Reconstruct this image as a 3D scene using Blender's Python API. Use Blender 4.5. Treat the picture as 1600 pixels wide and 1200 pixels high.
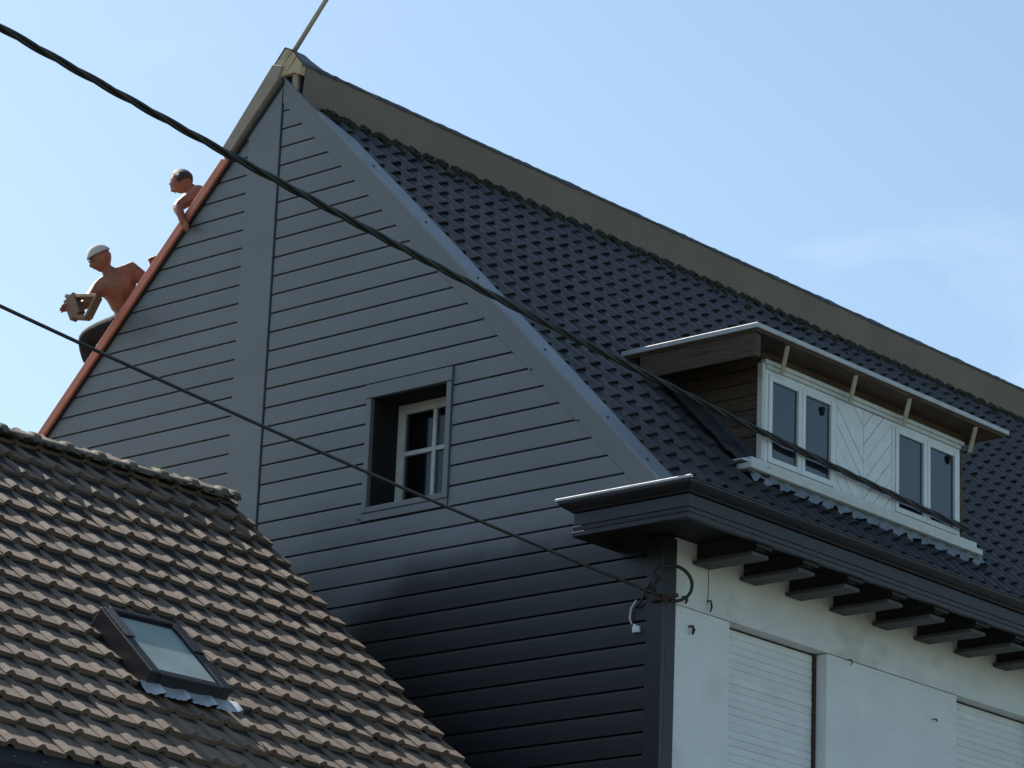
import bpy, bmesh, math, random
from mathutils import Vector, Matrix, Euler
random.seed(7)
for o in list(bpy.data.objects):
    bpy.data.objects.remove(o)
SC = bpy.context.scene
COL = SC.collection
# ------------------------------------------------------------------ camera
CAM_POS = Vector((15.0959, -18.8432, 1.6))
RIGHT = Vector((0.75652682, 0.65285157, 0.03810497))
DOWN = Vector((-0.1656171, 0.24763442, -0.95459319))
FWD = Vector((-0.63264377, 0.71586452, 0.29546547))
FPX = 5247.818
cam = bpy.data.cameras.new('camera')
cam.sensor_width = 36.0
cam.lens = 36.0 * FPX / 1600.0
cam.clip_start = 0.1
cam.clip_end = 3000
camo = bpy.data.objects.new('camera', cam)
COL.objects.link(camo)
m = Matrix((RIGHT, -DOWN, -FWD)).transposed().to_4x4()
m.translation = CAM_POS
camo.matrix_world = m
SC.camera = camo
SC.render.resolution_x, SC.render.resolution_y = 1024, 768


def project(p):
    d = Vector(p) - CAM_POS
    z = d.dot(FWD)
    return 800 + FPX * d.dot(RIGHT) / z, 600 + FPX * d.dot(DOWN) / z, z


# ------------------------------------------------------------------ sky and sun
SUN_EL, SUN_AZ = 46.2, 2.0          # the sun stands over the far side of the roofs
to_sun = Vector((-math.cos(math.radians(SUN_EL)) * math.cos(math.radians(SUN_AZ)),
                 math.cos(math.radians(SUN_EL)) * math.sin(math.radians(SUN_AZ)),
                 math.sin(math.radians(SUN_EL))))
W = bpy.data.worlds.new('World')
SC.world = W
W.use_nodes = True
nt = W.node_tree
nt.nodes.clear()
sky = nt.nodes.new('ShaderNodeTexSky')
sky.sky_type = 'NISHITA'
sky.sun_disc = False
sky.sun_elevation = math.radians(SUN_EL)
sky.sun_rotation = math.atan2(to_sun.x, to_sun.y)
sky.air_density = 1.0
sky.dust_density = 1.2
sky.ozone_density = 1.0
tc = nt.nodes.new('ShaderNodeTexCoord')
mp = nt.nodes.new('ShaderNodeMapping')
mp.inputs['Scale'].default_value = (5.0, 5.0, 11.0)
mp.inputs['Location'].default_value = (7.3, 0.9, 2.1)
nz = nt.nodes.new('ShaderNodeTexNoise')
nz.inputs['Scale'].default_value = 1.3
nz.inputs['Detail'].default_value = 7.0
nz.inputs['Roughness'].default_value = 0.56
nz.inputs['Distortion'].default_value = 0.5
rp = nt.nodes.new('ShaderNodeValToRGB')
rp.color_ramp.elements[0].position = 0.58
rp.color_ramp.elements[0].color = (0, 0, 0, 1)
rp.color_ramp.elements[1].position = 0.90
rp.color_ramp.elements[1].color = (0.30, 0.30, 0.30, 1)
mx = nt.nodes.new('ShaderNodeMix')
mx.data_type = 'RGBA'
mx.inputs[7].default_value = (8.6, 9.0, 9.3, 1)
bg = nt.nodes.new('ShaderNodeBackground')
bg.inputs['Strength'].default_value = 0.095
wo = nt.nodes.new('ShaderNodeOutputWorld')
L = nt.links.new
L(tc.outputs['Generated'], mp.inputs['Vector'])
L(mp.outputs['Vector'], nz.inputs['Vector'])
L(nz.outputs['Fac'], rp.inputs['Fac'])
L(rp.outputs['Color'], mx.inputs[0])
tint = nt.nodes.new('ShaderNodeMix')
tint.data_type = 'RGBA'
tint.blend_type = 'MULTIPLY'
tint.inputs[0].default_value = 1.0
tint.inputs[7].default_value = (0.90, 0.97, 0.93, 1)
L(sky.outputs['Color'], tint.inputs[6])
L(tint.outputs[2], mx.inputs[6])
L(mx.outputs[2], bg.inputs['Color'])
L(bg.outputs['Background'], wo.inputs['Surface'])
sl = bpy.data.lights.new('sun', 'SUN')
sl.energy = 4.8
sl.angle = math.radians(0.53)
sl.color = (1.0, 0.94, 0.86)
slo = bpy.data.objects.new('sun', sl)
COL.objects.link(slo)
slo.rotation_euler = (-to_sun).to_track_quat('-Z', 'Y').to_euler()
slo.location = (-20, 0, 40)
SC.view_settings.view_transform = 'Standard'
SC.view_settings.look = 'None'
SC.view_settings.exposure = 0.92
SC.view_settings.gamma = 1.0
SC.view_settings.use_curve_mapping = False

# ------------------------------------------------------------------ materials
MATS = {}


def mat(name, col, rough=0.6, var=0.12, scale=6.0, bump=0.0, bscale=60.0, metal=0.0, rnd=0.0, col2=None, f2=0.5,
        coat=0.0, spec=0.5, stretch=(1, 1, 1), use_obj=False, ior=1.45):
    """principled with noisy colour, optional second colour in patches, optional bump, optional per-object change"""
    M = bpy.data.materials.new(name)
    M.use_nodes = True
    t = M.node_tree
    p = t.nodes['Principled BSDF']
    p.inputs['Roughness'].default_value = rough
    p.inputs['Metallic'].default_value = metal
    p.inputs['Specular IOR Level'].default_value = spec
    p.inputs['Coat Weight'].default_value = coat
    g = t.nodes.new('ShaderNodeNewGeometry')
    tcn = t.nodes.new('ShaderNodeTexCoord')
    mpn = t.nodes.new('ShaderNodeMapping')
    mpn.inputs['Scale'].default_value = stretch
    t.links.new(tcn.outputs['Object'] if use_obj else g.outputs['Position'], mpn.inputs['Vector'])
    n = t.nodes.new('ShaderNodeTexNoise')
    n.inputs['Scale'].default_value = scale
    n.inputs['Detail'].default_value = 8
    n.inputs['Roughness'].default_value = 0.6
    t.links.new(mpn.outputs['Vector'], n.inputs['Vector'])
    hsv = t.nodes.new('ShaderNodeHueSaturation')
    hsv.inputs['Color'].default_value = (*col, 1)
    mr = t.nodes.new('ShaderNodeMapRange')
    mr.inputs['From Min'].default_value = 0.25
    mr.inputs['From Max'].default_value = 0.75
    mr.inputs['To Min'].default_value = 1 - var
    mr.inputs['To Max'].default_value = 1 + var
    t.links.new(n.outputs['Fac'], mr.inputs['Value'])
    val = mr.outputs['Result']
    if rnd:
        oi = t.nodes.new('ShaderNodeObjectInfo')
        r2 = t.nodes.new('ShaderNodeMapRange')
        r2.inputs['To Min'].default_value = 1 - rnd
        r2.inputs['To Max'].default_value = 1 + rnd
        t.links.new(oi.outputs['Random'], r2.inputs['Value'])
        mu = t.nodes.new('ShaderNodeMath')
        mu.operation = 'MULTIPLY'
        t.links.new(val, mu.inputs[0])
        t.links.new(r2.outputs['Result'], mu.inputs[1])
        val = mu.outputs['Value']
    t.links.new(val, hsv.inputs['Value'])
    out = hsv.outputs['Color']
    if col2 is not None:
        n2 = t.nodes.new('ShaderNodeTexNoise')
        n2.inputs['Scale'].default_value = scale * 0.45
        n2.inputs['Detail'].default_value = 9
        n2.inputs['Roughness'].default_value = 0.65
        t.links.new(mpn.outputs['Vector'], n2.inputs['Vector'])
        cr = t.nodes.new('ShaderNodeMapRange')
        cr.inputs['From Min'].default_value = f2
        cr.inputs['From Max'].default_value = f2 + 0.16
        t.links.new(n2.outputs['Fac'], cr.inputs['Value'])
        mm = t.nodes.new('ShaderNodeMix')
        mm.data_type = 'RGBA'
        mm.inputs[7].default_value = (*col2, 1)
        t.links.new(cr.outputs['Result'], mm.inputs[0])
        t.links.new(out, mm.inputs[6])
        out = mm.outputs[2]
    t.links.new(out, p.inputs['Base Color'])
    if bump:
        n3 = t.nodes.new('ShaderNodeTexNoise')
        n3.inputs['Scale'].default_value = bscale
        n3.inputs['Detail'].default_value = 6
        t.links.new(mpn.outputs['Vector'], n3.inputs['Vector'])
        bp = t.nodes.new('ShaderNodeBump')
        bp.inputs['Strength'].default_value = bump
        bp.inputs['Distance'].default_value = 0.01
        t.links.new(n3.outputs['Fac'], bp.inputs['Height'])
        t.links.new(bp.outputs['Normal'], p.inputs['Normal'])
    MATS[name] = M
    return M


mat('siding_trim', (0.117, 0.126, 0.136), 0.45, 0.07, 2.0, 0.03, 30)
mat('siding_dark', (0.010, 0.011, 0.016), 0.42, 0.1, 2.0, 0.03, 30)
mat('cornice_paint', (0.0135, 0.0150, 0.0205), 0.5, 0.2, 5.0, 0.08, 40, col2=(0.022, 0.026, 0.031), f2=0.60)
mat('soffit_paint', (0.013, 0.0125, 0.012), 0.75, 0.25, 5.0, 0.1, 40)
mat('bracket_paint', (0.065, 0.065, 0.065), 0.7, 0.2, 8.0, 0.1, 40)
mat('white_wall', (0.73, 0.75, 0.75), 0.8, 0.06, 3.0, 0.25, 90, col2=(0.63, 0.635, 0.62), f2=0.56)
mat('stained_wall', (0.70, 0.72, 0.71), 0.85, 0.10, 2.2, 0.3, 80, col2=(0.50, 0.495, 0.455), f2=0.54, stretch=(1, 1, 1.6))
mat('white_slat', (0.70, 0.725, 0.73), 0.7, 0.08, 5.0, 0.15, 60, rnd=0.03)
mat('white_paint', (0.66, 0.70, 0.72), 0.55, 0.10, 9.0, 0.15, 60, col2=(0.50, 0.51, 0.50), f2=0.62)
mat('white_trim', (0.56, 0.565, 0.54), 0.6, 0.12, 9.0, 0.2, 60, col2=(0.34, 0.32, 0.27), f2=0.62)
mat('old_wood', (0.085, 0.055, 0.036), 0.85, 0.4, 9.0, 0.5, 70, col2=(0.035, 0.025, 0.019), f2=0.5, stretch=(0.5, 0.5, 5))
mat('strut_wood', (0.50, 0.46, 0.33), 0.75, 0.2, 10.0, 0.3, 60)
mat('zinc', (0.50, 0.52, 0.54), 0.42, 0.18, 7.0, 0.1, 40, metal=0.6)
mat('dull_zinc', (0.24, 0.26, 0.28), 0.55, 0.3, 9.0, 0.2, 40, metal=0.3)
mat('zinc_edge', (0.42, 0.43, 0.44), 0.5, 0.2, 8.0, 0.1, 40, metal=0.25)
mat('lead', (0.055, 0.058, 0.065), 0.55, 0.25, 9.0, 0.25, 30, metal=0.3)
mat('verge_metal', (0.155, 0.172, 0.195), 0.45, 0.14, 3.0, 0.06, 8, metal=0.15)
mat('slate_tile', (0.0225, 0.0235, 0.0245), 0.50, 0.25, 14.0, 0.3, 90, rnd=0.35, col2=(0.040, 0.038, 0.036), f2=0.58, spec=0.5)
mat('ridge_board', (0.180, 0.145, 0.115), 0.75, 0.14, 1.6, 0.1, 30)
mat('cream_panel', (0.46, 0.36, 0.23), 0.75, 0.12, 8.0, 0.2, 60, col2=(0.24, 0.16, 0.10), f2=0.6)
mat('raw_fascia', (0.30, 0.245, 0.20), 0.75, 0.15, 8.0, 0.2, 60)
mat('membrane', (0.045, 0.06, 0.075), 0.5, 0.5, 12.0, 0.3, 30, col2=(0.30, 0.27, 0.24), f2=0.60)
mat('red_fascia', (0.52, 0.165, 0.105), 0.55, 0.12, 6.0, 0.1, 40)
mat('dark_gap', (0.006, 0.006, 0.008), 0.8, 0.2)
mat('cable', (0.014, 0.016, 0.013), 0.55, 0.3, 20, 0.1, 60, col2=(0.035, 0.042, 0.02), f2=0.58)
mat('pole_metal', (0.46, 0.47, 0.44), 0.5, 0.15, 10, 0.1, 60)
mat('rust', (0.055, 0.030, 0.022), 0.8, 0.4, 40)
mat('moss', (0.030, 0.028, 0.016), 0.95, 0.5, 30)
mat('clay_tile', (0.142, 0.103, 0.076), 0.8, 0.2, 16.0, 0.35, 110, rnd=0.17, col2=(0.085, 0.058, 0.044), f2=0.55)
mat('clay_ridge', (0.105, 0.088, 0.068), 0.85, 0.25, 12.0, 0.5, 80, rnd=0.12, col2=(0.075, 0.085, 0.035), f2=0.48)
mat('skylight_frame', (0.012, 0.0115, 0.015), 0.42, 0.2, 8.0, 0.05, 40, col2=(0.05, 0.047, 0.044), f2=0.62)
mat('brick_wall', (0.22, 0.11, 0.08), 0.85, 0.3, 14.0, 0.3, 60)
mat('asphalt', (0.055, 0.055, 0.057), 0.9, 0.25, 20.0, 0.5, 200)
mat('pavement', (0.15, 0.15, 0.145), 0.9, 0.2, 12.0, 0.4, 120)
mat('ground', (0.07, 0.085, 0.045), 0.95, 0.35, 0.6, 0.4, 30)
mat('skin', (0.255, 0.088, 0.050), 0.5, 0.28, 11.0, 0.25, 60, col2=(0.16, 0.05, 0.03), f2=0.52)
mat('hair', (0.022, 0.017, 0.014), 0.6, 0.4, 60.0, 0.5, 200)
mat('cap', (0.50, 0.50, 0.49), 0.85, 0.12, 20.0, 0.4, 200)
mat('trousers', (0.008, 0.0085, 0.008), 0.9, 0.3, 14.0, 0.4, 120)
mat('planed_wood', (0.17, 0.10, 0.056), 0.7, 0.2, 20.0, 0.2, 60, stretch=(1, 1, 4))
mat('interior', (0.02, 0.02, 0.024), 0.9, 0.2)
mat('pale_panel', (0.30, 0.36, 0.40), 0.85, 0.06, 3)
mat('connector', (0.75, 0.78, 0.78), 0.35, 0.1)


def glass(name, col, rough=0.03):
    M = mat(name, col, rough, 0.25, 1.2, spec=0.9)
    return M


glass('dormer_glass', (0.016, 0.023, 0.032), 0.10)
glass('gable_glass', (0.006, 0.008, 0.011), 0.06)
_t = MATS['gable_glass'].node_tree
_p = _t.nodes['Principled BSDF']
_tr = _t.nodes.new('ShaderNodeBsdfTransparent')
_tr.inputs['Color'].default_value = (0.80, 0.84, 0.86, 1)
_mx = _t.nodes.new('ShaderNodeMixShader')
_mx.inputs[0].default_value = 0.30
_t.links.new(_tr.outputs[0], _mx.inputs[1])
_t.links.new(_p.outputs[0], _mx.inputs[2])
_t.links.new(_mx.outputs[0], _t.nodes['Material Output'].inputs['Surface'])
glass('skylight_glass', (0.32, 0.395, 0.39), 0.10)  # even pale base colour stands in for the sky reflected in the pane


def brick_relief(name, strength):
    t = MATS[name].node_tree
    p = t.nodes['Principled BSDF']
    g = t.nodes.new('ShaderNodeNewGeometry')
    sp = t.nodes.new('ShaderNodeSeparateXYZ')
    cb_ = t.nodes.new('ShaderNodeCombineXYZ')
    t.links.new(g.outputs['Position'], sp.inputs[0])
    t.links.new(sp.outputs['Y'], cb_.inputs['X'])
    t.links.new(sp.outputs['Z'], cb_.inputs['Y'])
    b = t.nodes.new('ShaderNodeTexBrick')
    b.inputs['Scale'].default_value = 1.0
    b.inputs['Brick Width'].default_value = 0.22
    b.inputs['Row Height'].default_value = 0.066
    b.inputs['Mortar Size'].default_value = 0.006
    b.inputs['Mortar Smooth'].default_value = 0.6
    b.inputs['Color1'].default_value = (1, 1, 1, 1)
    b.inputs['Color2'].default_value = (0.92, 0.92, 0.92, 1)
    b.inputs['Mortar'].default_value = (0.55, 0.55, 0.55, 1)
    t.links.new(cb_.outputs[0], b.inputs['Vector'])
    bp = t.nodes.new('ShaderNodeBump')
    bp.inputs['Strength'].default_value = strength
    bp.inputs['Distance'].default_value = 0.006
    t.links.new(b.outputs['Color'], bp.inputs['Height'])
    old = p.inputs['Normal'].links[0].from_node
    t.links.new(old.outputs['Normal'], bp.inputs['Normal'])
    t.links.new(bp.outputs['Normal'], p.inputs['Normal'])


brick_relief('white_wall', 0.5)
brick_relief('stained_wall', 0.15)


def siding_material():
    """the boards: slate grey above, fading with a soft uneven edge to near-black below"""
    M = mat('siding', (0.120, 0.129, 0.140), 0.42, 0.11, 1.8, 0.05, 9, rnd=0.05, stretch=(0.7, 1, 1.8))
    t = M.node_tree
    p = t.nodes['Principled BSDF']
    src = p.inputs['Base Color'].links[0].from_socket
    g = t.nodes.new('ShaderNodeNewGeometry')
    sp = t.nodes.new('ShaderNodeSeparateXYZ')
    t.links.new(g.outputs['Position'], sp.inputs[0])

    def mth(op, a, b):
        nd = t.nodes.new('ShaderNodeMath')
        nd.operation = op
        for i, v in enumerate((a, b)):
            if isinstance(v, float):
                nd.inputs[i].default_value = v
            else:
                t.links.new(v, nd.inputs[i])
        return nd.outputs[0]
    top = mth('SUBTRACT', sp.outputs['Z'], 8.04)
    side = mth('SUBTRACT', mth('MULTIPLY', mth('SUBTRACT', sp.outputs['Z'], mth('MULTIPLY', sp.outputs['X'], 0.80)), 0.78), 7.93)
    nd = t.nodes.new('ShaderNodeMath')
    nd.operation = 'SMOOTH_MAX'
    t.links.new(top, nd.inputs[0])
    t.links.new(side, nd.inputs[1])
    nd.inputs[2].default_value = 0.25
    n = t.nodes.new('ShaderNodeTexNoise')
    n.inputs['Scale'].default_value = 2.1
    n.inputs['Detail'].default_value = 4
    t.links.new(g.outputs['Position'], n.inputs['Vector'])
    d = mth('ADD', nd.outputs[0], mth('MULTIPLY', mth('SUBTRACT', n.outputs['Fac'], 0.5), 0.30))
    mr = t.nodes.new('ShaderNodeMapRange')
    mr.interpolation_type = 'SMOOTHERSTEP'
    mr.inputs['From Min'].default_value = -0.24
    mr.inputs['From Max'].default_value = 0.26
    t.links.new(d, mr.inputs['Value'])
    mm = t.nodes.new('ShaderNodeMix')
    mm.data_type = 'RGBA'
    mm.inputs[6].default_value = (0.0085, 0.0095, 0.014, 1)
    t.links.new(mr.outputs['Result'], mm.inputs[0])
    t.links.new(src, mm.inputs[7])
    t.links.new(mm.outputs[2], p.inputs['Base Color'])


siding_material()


# ------------------------------------------------------------------ mesh helpers
class MB:
    def __init__(s):
        s.v, s.f, s.sm = [], [], []

    def quadlist(s, vs, fs, smooth=False):
        b = len(s.v)
        s.v += [tuple(x) for x in vs]
        s.f += [tuple(i + b for i in f) for f in fs]
        s.sm += [smooth] * len(fs)

    def box(s, a, b):
        (x0, y0, z0), (x1, y1, z1) = [tuple(map(min, zip(a, b))), tuple(map(max, zip(a, b)))]
        s.quadlist([(x0, y0, z0), (x1, y0, z0), (x1, y1, z0), (x0, y1, z0), (x0, y0, z1), (x1, y0, z1), (x1, y1, z1), (x0, y1, z1)],
                   [(0, 3, 2, 1), (4, 5, 6, 7), (0, 1, 5, 4), (1, 2, 6, 5), (2, 3, 7, 6), (3, 0, 4, 7)])

    def bar(s, p, q, w, h, up=(0, 0, 1)):
        """a beam from p to q, w wide and h high"""
        p, q = Vector(p), Vector(q)
        d = (q - p).normalized()
        a = d.cross(Vector(up)).normalized() * w / 2
        c = a.cross(d).normalized() * h / 2
        vs = [p - a - c, p + a - c, p + a + c, p - a + c, q - a - c, q + a - c, q + a + c, q - a + c]
        s.quadlist(vs, [(0, 1, 2, 3), (7, 6, 5, 4), (0, 4, 5, 1), (1, 5, 6, 2), (2, 6, 7, 3), (3, 7, 4, 0)])

    def prism(s, poly, axis, a, b):
        """2-d polygon extruded along an axis. axis y: poly is (x,z); axis x: poly is (y,z)"""
        def P(q, t):
            return (q[0], t, q[1]) if axis == 'y' else (t, q[0], q[1])
        n = len(poly)
        s.quadlist([P(q, a) for q in poly] + [P(q, b) for q in poly],
                   [tuple(range(n)), tuple(range(2 * n - 1, n - 1, -1))] + [(i, i + n, (i + 1) % n + n, (i + 1) % n) for i in range(n)])

    def tube(s, pts, r, n=8, cap=True):
        pts = [Vector(p) for p in pts]
        rs = r if isinstance(r, (list, tuple)) else [r] * len(pts)
        vs, fs = [], []
        up = Vector((0, 0, 1))
        pa = None
        for i, p in enumerate(pts):
            d = (pts[min(i + 1, len(pts) - 1)] - pts[max(i - 1, 0)]).normalized()
            a = d.cross(up) if pa is None else pa - d * pa.dot(d)
            if a.length < 1e-4:
                a = d.cross(Vector((1, 0, 0)))
            a.normalize()
            pa = a
            c = d.cross(a)
            for k in range(n):
                th = 2 * math.pi * k / n
                vs.append(p + (a * math.cos(th) + c * math.sin(th)) * rs[i])
        for i in range(len(pts) - 1):
            for k in range(n):
                fs.append((i * n + k, i * n + (k + 1) % n, (i + 1) * n + (k + 1) % n, (i + 1) * n + k))
        s.quadlist(vs, fs, True)
        if cap:
            b = len(s.v) - len(vs)
            s.f.append(tuple(b + k for k in range(n - 1, -1, -1)))
            s.f.append(tuple(b + (len(pts) - 1) * n + k for k in range(n)))
            s.sm += [False, False]

    def mesh(s, name, material, fix=True):
        me = bpy.data.meshes.new(name)
        me.from_pydata(s.v, [], s.f)
        if fix:
            bm = bmesh.new()
            bm.from_mesh(me)
            bmesh.ops.recalc_face_normals(bm, faces=bm.faces)
            bm.to_mesh(me)
            bm.free()
        me.polygons.foreach_set('use_smooth', s.sm)
        me.materials.append(MATS[material])
        me.update()
        return me

    def build(s, name, material, parent=None, bevel=0.0):
        o = bpy.data.objects.new(name, s.mesh(name, material))
        COL.objects.link(o)
        if parent:
            o.parent = parent
        if bevel:
            b = o.modifiers.new('bevel', 'BEVEL')
            b.width = bevel
            b.segments = 2
            b.limit_method = 'ANGLE'
        return o


def tag(o, label=None, cat=None, group=None, kind=None):
    if label:
        o['label'] = label
    if cat:
        o['category'] = cat
    if group:
        o['group'] = group
    if kind:
        o['kind'] = kind
    return o


def empty(name, loc=(0, 0, 0), parent=None):
    o = bpy.data.objects.new(name, None)
    o.location = loc
    o.empty_display_size = 0.2
    COL.objects.link(o)
    if parent:
        o.parent = parent
    return o


def box(name, a, b, material, parent=None, bevel=0.0):
    mb = MB()
    mb.box(a, b)
    return mb.build(name, material, parent, bevel)


def prism(name, poly, axis, a, b, material, parent=None, bevel=0.0):
    mb = MB()
    mb.prism(poly, axis, a, b)
    return mb.build(name, material, parent, bevel)


def clip_poly(poly, inside, cut):
    out = []
    for i in range(len(poly)):
        a, b = poly[i], poly[(i + 1) % len(poly)]
        ia, ib = inside(a), inside(b)
        if ia:
            out.append(a)
        if ia != ib:
            out.append(cut(a, b))
    return out


def clip_half(poly, nx, ny, c):
    """keep nx*x+ny*y <= c"""
    f = lambda p: nx * p[0] + ny * p[1] - c

    def cut(a, b):
        t = f(a) / (f(a) - f(b))
        return (a[0] + (b[0] - a[0]) * t, a[1] + (b[1] - a[1]) * t)
    return clip_poly(poly, lambda p: f(p) <= 0, cut) if poly else poly


# ------------------------------------------------------------------ the setting
def sheet(name, x0, y0, x1, y1, z, material):
    mb = MB()
    mb.quadlist([(x0, y0, z), (x1, y0, z), (x1, y1, z), (x0, y1, z)], [(0, 1, 2, 3)])
    return tag(mb.build(name, material), kind='structure')


sheet('ground', -600, -600, 600, 600, 0.0, 'ground')
sheet('road', 4.2, -200, 11.5, 200, 0.004, 'asphalt')
tag(box('pavement', (1.2, -200, 0.001), (4.2, 200, 0.12), 'pavement'), kind='structure')
tag(box('pavement', (11.5, -200, 0.001), (17.5, 200, 0.12), 'pavement'), kind='structure')

# ------------------------------------------------------------------ the big house
house = tag(empty('house', (0, 0, 0)), 'tall gabled house clad in slate-grey boards with a white street front', 'house')
YB = 14.0           # length along the ridge
AX, AZ = -4.335, 12.665
# core behind the cladding
core = MB()
core.prism([(-8.60, 0.0), (-0.145, 0.0), (-0.145, 7.9), (-0.20, 8.19), (AX, AZ - 0.17), (-8.60, 8.29)], 'y', 0.42, YB)
core.build('core_wall', 'dark_gap', house)
# gable backing around the attic window opening
bk = MB()
bk.prism([(-8.62, 0.0), (-3.05, 0.0), (-3.05, 12.665 + (-3.05 - AX) * -1 - 0.12), (AX, AZ - 0.12), (-8.62, 8.28)], 'y', 0.022, 0.40)
bk.prism([(-2.23, 0.0), (-0.15, 0.0), (-0.15, 8.25), (-2.23, 10.33)], 'y', 0.022, 0.40)
bk.prism([(-3.05, 0.0), (-2.23, 0.0), (-2.23, 8.585), (-3.05, 8.585)], 'y', 0.022, 0.40)
bk.prism([(-3.05, 9.525), (-2.23, 9.525), (-2.23, 10.33), (-3.05, 11.15)], 'y', 0.022, 0.40)
bk.build('gable_wall', 'dark_gap', house)

Z0, PITCH = 9.639, 0.1671
GAP = 0.0058


def board(x0, x1, zb, zt):
    """one cladding board, ends follow the functions x0(z) and x1(z)"""
    sec = [(0.0215, zb), (-0.0080, zb), (-0.0100, zb + 0.003), (-0.0105, zb + (zt - zb) * 0.5), (-0.0090, zb + (zt - zb) * 0.85),
           (-0.0070, zt - 0.002), (0.0215, zt)]
    mb = MB()
    n = len(sec)
    vs = [(x0(z), y, z) for y, z in sec] + [(x1(z), y, z) for y, z in sec]
    mb.quadlist(vs, [tuple(range(n)), tuple(range(2 * n - 1, n - 1, -1))] + [(i, i + n, (i + 1) % n + n, (i + 1) % n) for i in range(n)])
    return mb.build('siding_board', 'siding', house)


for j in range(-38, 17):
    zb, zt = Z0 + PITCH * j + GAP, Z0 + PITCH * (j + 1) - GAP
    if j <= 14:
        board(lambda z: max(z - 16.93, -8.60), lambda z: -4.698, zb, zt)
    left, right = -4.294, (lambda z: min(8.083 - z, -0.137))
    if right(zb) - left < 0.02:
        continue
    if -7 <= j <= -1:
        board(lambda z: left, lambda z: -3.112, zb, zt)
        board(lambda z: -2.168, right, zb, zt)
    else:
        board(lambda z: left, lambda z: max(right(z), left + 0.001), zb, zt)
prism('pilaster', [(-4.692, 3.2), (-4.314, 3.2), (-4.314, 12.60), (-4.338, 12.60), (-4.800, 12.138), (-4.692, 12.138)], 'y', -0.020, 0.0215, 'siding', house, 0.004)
prism('bargeboard', [(-4.311, 12.634), (-4.300, 12.387), (-0.045, 8.132), (0.10, 8.132), (0.10, 8.222), (-4.305, 12.630)], 'y', -0.020, 0.0215,
      'siding_trim', house, 0.004)
# corner trim boards
box('corner_board', (-0.130, -0.020, 0.0), (0.022, 0.0215, 7.93), 'siding_dark', house, 0.004)
box('corner_board', (-0.002, 0.024, 0.0), (0.020, 0.146, 7.93), 'cornice_paint', house, 0.004)

# window trim in the gable
win = empty('attic_window', (-2.64, 0, 8.58), house)


def sub(o, parent):
    o.parent = parent
    o.matrix_parent_inverse = Matrix.Translation(parent.location).inverted()
    return o


sub(box('trim_board', (-3.104, -0.026, 8.545), (-3.052, 0.02, 9.508), 'siding_trim', None, 0.003), win)
sub(box('trim_board', (-2.228, -0.026, 8.545), (-2.176, 0.02, 9.508), 'siding_trim', None, 0.003), win)
sub(box('head_board', (-3.118, -0.030, 9.512), (-2.172, 0.02, 9.628), 'siding_trim', None, 0.003), win)
sub(box('sill_board', (-3.050, -0.024, 8.545), (-2.231, 0.28, 8.592), 'siding_trim', None, 0.003), win)
sub(box('apron_board', (-3.104, -0.018, 8.478), (-2.176, 0.02, 8.541), 'siding_trim', None, 0.002), win)
YW = 0.30
fr = MB()
fr.box((-3.049, YW, 8.594), (-2.972, YW + 0.06, 9.522))
fr.box((-2.308, YW, 8.594), (-2.231, YW + 0.06, 9.522))
fr.box((-2.970, YW + 0.002, 8.594), (-2.310, YW + 0.058, 8.665))
fr.box((-2.970, YW + 0.002, 9.440), (-2.310, YW + 0.058, 9.522))
sub(fr.build('frame', 'white_trim', None, 0.004), win)
sub(box('glazing_bar', (-2.664, YW + 0.004, 8.667), (-2.626, YW + 0.05, 9.438), 'white_trim', None, 0.003), win)
for xa, xb in ((-2.970, -2.666), (-2.624, -2.310)):
    sub(box('glazing_bar', (xa, YW + 0.006, 9.082), (xb, YW + 0.048, 9.120), 'white_trim', None, 0.003), win)
    for za, zb in ((8.666, 9.081), (9.121, 9.439)):
        sub(box('pane', (xa, YW + 0.024, za), (xb, YW + 0.030, zb), 'gable_glass', None), win)
# a pale flat panel behind the panes of the window and old paint flakes on its bottom rail
sub(box('window_board', (-2.775, YW + 0.062, 8.60), (-2.235, YW + 0.072, 9.392), 'pale_panel', None), win)
for i, x in enumerate((-2.86, -2.74, -2.58, -2.44)):
    sub(box('paint_flake', (x, YW - 0.03, 8.592), (x + 0.09, YW - 0.014, 8.63 + 0.012 * (i % 2)), 'white_trim', None, 0.003), win)
sub(box('reveal_lining', (-3.0505, 0.023, 8.593), (-3.0495, 0.299, 9.524), 'dark_gap', None), win)

# verge: rake fascias of the far slope and flashing of the near slope
prism('rake_fascia', [(-8.75, 8.135), (-4.90, 11.985), (-4.985, 12.015), (-8.75, 8.25)], 'y', -0.055, -0.003, 'red_fascia', house, 0.004)
prism('rake_shadow_strip', [(-8.70, 8.155), (-4.30, 12.555), (-4.30, 12.60), (-8.70, 8.19)], 'y', -0.030, 0.021, 'dark_gap', house)  # near-black strip painted in as the shadow line under the rake
prism('raw_rake_board', [(-4.94, 11.992), (-4.345, 12.600), (-4.30, 12.72), (-4.42, 12.76), (-5.00, 12.095)], 'y', -0.058, -0.004, 'raw_fascia', house, 0.006)
vm = MB()
S = 8.345
vp = [(-3.86, 0.03), (-3.60, 0.20), (-3.30, 0.205), (-3.0, 0.22), (-2.3, 0.235), (-1.9, 0.23), (-1.3, 0.235), (-0.6, 0.235), (-0.02, 0.235)]
for (xa, wa), (xb, wb) in zip(vp[:-1], vp[1:]):
    vm.quadlist([(xa, -0.026, S - xa), (xb, -0.026, S - xb), (xb, wb, S - xb), (xa, wa, S - xa),
                 (xa, wa, S - xa - 0.075), (xb, wb, S - xb - 0.075), (xa, -0.026, S - xa - 0.03), (xb, -0.026, S - xb - 0.03)],
                [(0, 1, 2, 3), (3, 2, 5, 4), (6, 7, 1, 0)])
vf = vm.build('verge_flashing', 'verge_metal', house)
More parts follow.
